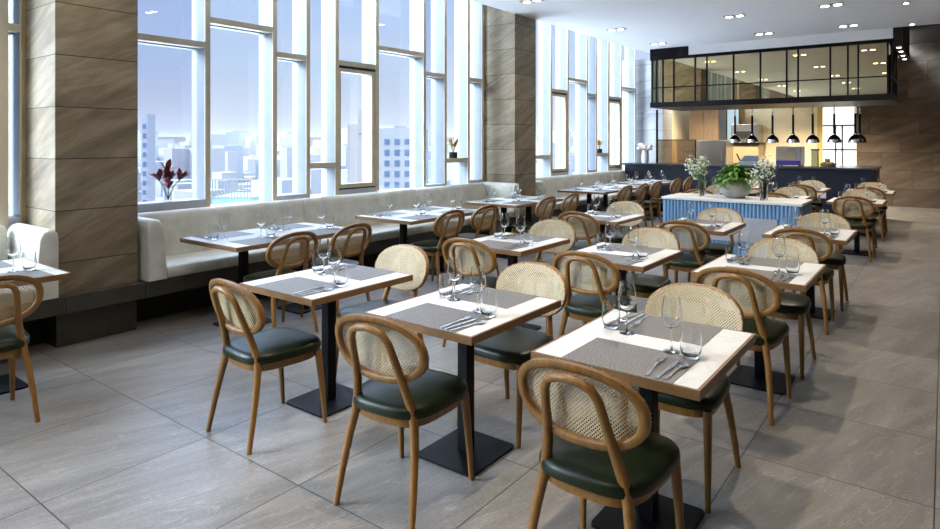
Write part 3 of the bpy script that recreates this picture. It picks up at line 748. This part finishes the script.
# heat lamps in a row over the counter
def make_lamp():
    t = thing('heat_lamp', '', 'lamp')
    MB().lathe([(.118, 0), (.128, .004), (.124, .05), (.105, .1), (.07, .14), (.04, .155), (.03, .185), (.034, .19), (.03, .2), (.012, .215), (.001, .215)], 24).build('shade', CHROME, t, smooth=60, label='domed chrome shade')
    MB().tube([(0, 0, .21), (0, 0, .58)], .022, 10).build('sleeve', BLACK, t, smooth=60, label='black sleeve')
    pts = [(.016*math.cos(i*.9), .016*math.sin(i*.9), .58 + i*.004) for i in range(47)]
    MB().tube(pts, .006, 5).build('coiled_cord', CHROME, t, smooth=60)
    MB().lathe([(.001, .012), (.03, .012), (.04, .03), (.001, .03)], 12).build('bulb', LENS, t, smooth=60)
    return t
LAMP = Proto(make_lamp)
LX = [-3.64, -3.29, -2.89, -2.5, -2.14, -1.76, -1.40]
ORD = ('first', 'second', 'third', 'fourth', 'fifth', 'sixth', 'seventh')
for i, x in enumerate(LX):
    LAMP.put((x, 14.4, 1.562), i, 'chrome heat lamp hanging over the counter, %s from the left' % ORD[i], 'chrome heat lamps')
LAMP.put((-1.36, 14.78, 1.562), 2, 'chrome heat lamp hanging behind the rightmost one, partly hidden', 'chrome heat lamps')

# on the counter
ov = thing('countertop_oven', 'steel countertop oven with glass front and indigo control strip', 'oven', (-2.56, 14.42, 1.0845))
MB().box(-.235, .235, -.2, .24, .02, .40).build('body', BRUSH, ov, smooth=0, bevel=.008)
MB().box(-.19, .15, -.212, -.201, .13, .36).build('door', plain('amber_glass', (.5, .4, .26), .12, .6), ov, smooth=0, label='amber glass door')
h_ = MB().tube([(-.12, -.235, .33), (.08, -.235, .33)], .008, 8).build('handle', CHROME, ov, smooth=60)
MB().box(-.225, .225, -.212, -.201, .025, .115).build('control_strip', PURPLE, ov, smooth=0, label='dark indigo control strip')
b = MB()
for sx in (-1, 1):
    for sy in (-1, 1): b.box(sx*.2 - .02, sx*.2 + .02, sy*.17 - .02, sy*.17 + .02, 0, .02)
b.build('feet', BLACK, ov, smooth=0)
bd = thing('drink_dispenser', 'tall yellow drink dispenser beside the countertop oven', 'dispenser', (-2.1, 14.4, 1.0845))
MB().box(-.06, .06, -.06, .06, .0, .32).build('tank', plain('yellow_plastic', (.62, .48, .2), .4), bd, smooth=0, bevel=.01)
MB().box(-.07, .07, -.07, .07, .3205, .36).build('lid', BRUSH, bd, smooth=0, bevel=.005)
bk = thing('bread_basket', 'basket of brown bread rolls on the dark counter', 'basket', (-1.86, 14.38, 1.0845))
MB().lathe([(.001, .001), (.12, .001), (.16, .06), (.152, .06), (.115, .012), (.001, .01)], 20).build('basket', wood('wicker', (.2, .12, .05), (.4, .27, .13)), bk, smooth=50)
for i, (dx, dy, dz) in enumerate(((-.07, 0, .06), (.05, .05, .06), (.04, -.06, .065), (-.02, .03, .128))):
    o = MB().ball((0, 0, 0), .058, 12, 7, .7).build('bread_roll', BREAD, None, smooth=60)
    o.location = (-1.86 + dx, 14.38 + dy, 1.0845 + dz)
    tag(o, ('bread roll at the left of the basket', 'bread roll at the back right of the basket', 'bread roll at the front right of the basket', 'bread roll lying on top of the others')[i], 'bread', 'bread rolls in the basket')

# kitchen behind
kw = struct('door_1', (-2.05, 18.70, 0))
MB().box(-.62, -.50, -.03, .02, 0, 2.6).box(-.62, .26, -.03, .02, 2.48, 2.6).build('frame', YELLOW, kw, smooth=0)
MB().box(-.49, .25, -.02, .0, .3, 2.47).build('lit_glazing', LITPANE, kw, smooth=0)
b = MB()
for x in (-.2, -.05): b.box(x - .02, x + .02, -.045, -.021, .3, 2.0)
b.box(-.49, .25, -.045, -.021, 1.98, 2.02).box(-.49, .25, -.045, -.021, 1.36, 1.4)
b.build('bars', BRUSH, kw, smooth=0)
sh = thing('range_unit', 'steel oven unit on the cream kitchen wall behind two lamps', 'oven', (-4.32, 18.3, 0))
MB().box(-.36, .36, -.3, .4, 0, 1.5).build('cabinet', plain('tan_cabinet', (.45, .33, .18), .5), sh, smooth=0)
MB().box(-.34, .34, -.3, .4, 1.56, 2.05).build('hood', BRUSH, sh, smooth=0, bevel=.01)
MB().box(-.2, .2, -.312, -.301, 1.66, 1.86).build('window', RECESS, sh, smooth=0)
MB().box(-.4, .4, -.34, .4, 1.501, 1.555).build('shelf', BLACK, sh, smooth=0)
fr = thing('steel_cabinet', 'low steel cabinet at the left of the kitchen', 'cabinet', (-5.05, 17.0, 0))
MB().box(-.62, .62, -.35, .35, .1, 1.62).build('body', BRUSH, fr, smooth=0, bevel=.006)
for x in (-.31, .31):
    d = MB().box(x - .295, x + .295, -.365, -.351, .14, 1.58).build('door', BRUSH, fr, smooth=0)
    MB().tube([(x + .22, -.385, 1.1), (x + .22, -.385, 1.4)], .01, 8).build('handle', CHROME, d, smooth=60)
MB().box(-.6, .6, -.3, .3, 0, .099).build('plinth', BLACK, fr, smooth=0)
pn = thing('tall_cupboard', 'tall brown wooden cupboard in the left of the kitchen', 'cupboard', (-5.35, 18.2, 0))
MB().box(-.4, .4, -.3, .45, .0, 2.9).build('body', wood('brown_veneer', (.13, .085, .05), (.24, .165, .10)), pn, smooth=0)
for x in (-.2, .2): MB().box(x - .19, x + .19, -.315, -.301, .05, 2.85).build('door', wood('brown_veneer_door', (.15, .10, .06), (.27, .19, .12)), pn, smooth=0)
gd = struct('window_21', (-4.75, 18.72, 0))
MB().box(-.18, .12, -.02, 0, 1.3, 2.7).build('lit_glazing', emit('pale_blue_glazing', (.55, .75, .9), .6), gd, smooth=0)
MB().box(-.22, -.181, -.04, .01, 1.2, 2.8).box(.121, .22, -.04, .01, 1.2, 2.8).build('frame', YELLOW, gd, smooth=0)
sl = thing('slicing_machine', 'dark slanted slicing machine on the counter behind the plant', 'machine', (-3.36, 14.42, 1.0845))
MB().box(-.2, .2, -.15, .15, .0, .08).build('base', BRUSH, sl, smooth=0, bevel=.01)
MB().loft([[(-.17, -.1, .08), (.17, -.1, .08), (.17, .12, .08), (-.17, .12, .08)], [(-.1, .0, .2), (.17, .0, .2), (.17, .12, .2), (-.1, .12, .2)]]).build('housing', plain('blue_grey_enamel', (.11, .13, .18), .4), sl, smooth=0, bevel=.01)
MB().tube([(-.16, -.05, .08), (-.24, -.05, .24)], .014, 8).build('lever', BLACK, sl, smooth=60)
gs = thing('glass_screen', 'black-framed glass screen at the left end of the kitchen counter', 'screen', (-4.9, 14.55, 1.0845))
MB().box(-.55, -.51, -.02, .02, 0, 1.25).box(.36, .38, -.02, .02, 0, .55).box(-.51, .36, -.02, .02, .53, .55).build('frame', BLACK, gs, smooth=0)
MB().box(-.51, .36, -.004, .004, .0, .53).build('pane', thin_glass('tinted_screen', (.7, .62, .5), 1.5, 1.6), gs, smooth=0)

# ------------------------------------------------------------------ ceiling lights
def downlight(x, y, n, label, group, energy=None, z=3.63):
    t = thing('ceiling_downlight', label, 'ceiling light', (x, y, z - .0005), 0, group)
    w = .16 if n == 2 else .045; d = .075 if n == 2 else .045
    b = MB(); b.box(-w, w, -d, d, -.012, -.0005)
    b.build('housing', plain('lamp_housing', (.3, .3, .3), .4) if not hasattr(downlight, 'm') else downlight.m, t, smooth=0)
    downlight.m = t.children[0].data.materials[0]
    for i in range(n):
        xx = 0 if n == 1 else (-.082 if i == 0 else .082); r = .055 if n == 2 else .032
        MB().lathe([(r, -.0125), (r * .9, -.018), (.001, -.0185)], 16, (xx, 0, 0)).build('lens', LENS, t, smooth=60)
    ld = bpy.data.lights.new('downlight_beam', 'SPOT'); ld.energy = (energy if energy is not None else SPOT_E) * n
    ld.spot_size = math.radians(112); ld.spot_blend = .6; ld.shadow_soft_size = .035; ld.color = (1.0, .86, .66)
    lo = bpy.data.objects.new('downlight_beam', ld); COL.objects.link(lo); lo.parent = t; lo.location = (0, 0, -.06)
DLY = [12.82, 10.73, 7.80, 4.87, 1.94, -1.0]
for x, n, nm in ((-4.76, 2, 'window-side row'), (-2.72, 2, 'middle row'), (-1.35, 2, 'aisle row'), (-.45, 1, 'right-hand row of small ones')):
    for i, y in enumerate(DLY):
        downlight(x, y + (.5 if n == 1 else 0), n, energy={-4.76: 14, -2.72: 16, -1.35: 78, -.45: 10}[x], label= '%s recessed ceiling light, %s from the canopy in the %s' % ('double' if n == 2 else 'small', ORD[i], nm), group='recessed ceiling lights')
downlight(-4.72, 14.3, 2, 'double recessed ceiling light above the left end of the canopy', 'recessed ceiling lights', 20) if False else None
for i, x in enumerate((-3.95, -3.05, -2.1, -1.2)):
    downlight(x, 13.72, 1, 'tiny spot light set over the canopy front, %s from the left' % ORD[i], 'tiny canopy spot lights', 4, 3.44) if False else None
for i, y in enumerate((13.75, 14.4, 15.1, 15.75)):
    downlight(-.66, y, 1, 'tiny spot light beside the canopy corner, %s from the front' % ORD[i], 'tiny canopy corner lights', 14, 3.30)
downlight(.05, 16.4, 1, 'small ceiling light in the dark soffit by the brown wall', 'soffit lights', 45, 3.95)
for i, (x, y) in enumerate(((-5.0, 16.2), (-3.6, 16.6), (-2.3, 16.6))):
    downlight(x, y, 2, 'double kitchen ceiling light hidden above the canopy, %s from the left' % ORD[i], 'kitchen ceiling lights', 260)

# ------------------------------------------------------------------ city outside
CONC = plain('pale_concrete', (.22, .215, .21), .8); CONC2 = plain('beige_concrete', (.20, .18, .165), .8); BGLASS = plain('blue_window_glass', (.07, .10, .15), .6, 0, .1)
TEAL = plain('teal_curtain_glass', (.17, .25, .27), .5)
F_ = Vector((-math.sin(math.radians(37)), math.cos(math.radians(37)), 0)); R_ = Vector((math.cos(math.radians(37)), math.sin(math.radians(37)), 0))
def out_at(px, dist):
    p = R_ * ((px - 470) / 630 * dist) + F_ * dist; return p.x, p.y
def tower(label, px, dist, w, d, top, mat, cols, rows, ww, wh, dx, dz, crown=None):
    x, y = out_at(px, dist)
    t = thing('office_tower', label, 'building', (x, y, -70), math.radians(37), 'towers outside the windows')
    h = top + 70
    MB().box(-w/2, w/2, 0, d, 0, h).build('facade', mat, t, smooth=0)
    me = MB().box(-ww/2, ww/2, -.12, .05, -wh/2, wh/2).mesh('window', BGLASS, smooth=0)
    for i in range(cols):
        for j in range(rows):
            o = bpy.data.objects.new('window', me); COL.objects.link(o); o.parent = t
            o.location = ((i - (cols - 1) / 2) * dx, 0, h - 3.2 - j * dz)
    if crown: MB().box(crown[0], crown[1], .5, d - 1, h, h + crown[2]).build('crown', mat, t, smooth=0)
tower('pale office tower with square blue windows, seen through the wide pane', 402, 150, 11, 12, 4.6, CONC, 4, 8, 1.15, 1.35, 2.4, 2.55)
tower('beige windowless tower beyond the opening sash', 360, 200, 8, 12, 7.0, CONC2, 1, 1, .6, .6, 2, 2, (-.8, 3.6, 4.5))
tower('slim bluish tower beside the first stone column', 144.5, 160, 1.5, 4, 8.5, CONC, 1, 12, .8, 1.2, 2, 2.4)
x, y = out_at(232, 85)
t = thing('glass_building', 'low teal glass building with roof fins, seen through the second pane', 'building', (x, y, -70), math.radians(37))
MB().box(-2.7, 2.7, 0, 8, 0, 64).build('facade', TEAL, t, smooth=0)
b = MB()
for i in range(13): b.box(-2.7 + i*.43, -2.62 + i*.43, -.1, .1, 64.0, 66.3)
b.box(-2.8, 2.8, -.15, .15, 66.3, 66.5).build('roof_fins', CONC, t, smooth=0)
b = MB()
for j in range(5): b.box(-2.72, 2.72, -.12, -.02, 54.0 + j*2.0, 54.25 + j*2.0)
b.build('floor_bands', CONC, t, smooth=0)
struct('ground', mb=MB().box(-4000, 300, -400, 4000, -72, -70), mat=plain('hazy_ground', (.25, .25, .26), .9), smooth=0)
b = MB(); r = random.Random(21)
for i in range(2600):
    px = r.uniform(-60, 640); dist = 330 + 2100 * r.random() ** 1.4
    x, y = out_at(px, dist); s = r.uniform(3, 9) * (1 + dist / 700); h = r.uniform(8, 26) + (r.random() ** 6) * 40
    b.box(x - s, x + s*.6, y - s*.7, y + s, -70, -70 + h * (.6 + dist / 1500), r.randint(0, 2))
o = b.build('city_blocks', [CONC, CONC2, plain('blue_grey_concrete', (.19, .20, .215), .8)], smooth=0)
tag(o, 'hazy mass of low city buildings far below the windows', 'city', None, 'stuff')
struct('bounce_slab', mb=MB().box(-42, -7.2, -30, 45, -3.4, -3.0), mat=plain('white_bounce_slab', (.86, .85, .83), .9), smooth=0)  # added white slab, unseen from the camera, bounces daylight up onto the ceiling

hz = NM('haze'); hz.t.nodes.remove(hz.b)
vsn = hz.n('VolumeScatter'); vsn.inputs['Color'].default_value = (.075, .073, .074, 1); vsn.inputs['Density'].default_value = .0017
hz.l(vsn.outputs[0], hz.out.inputs['Volume'])
hb = MB().box(-3500, -60, -300, 3500, -69.9, 22).build('haze', hz.m, smooth=0); tag(hb, 'pale haze lying over the city beyond the windows', 'haze', None, 'structure')
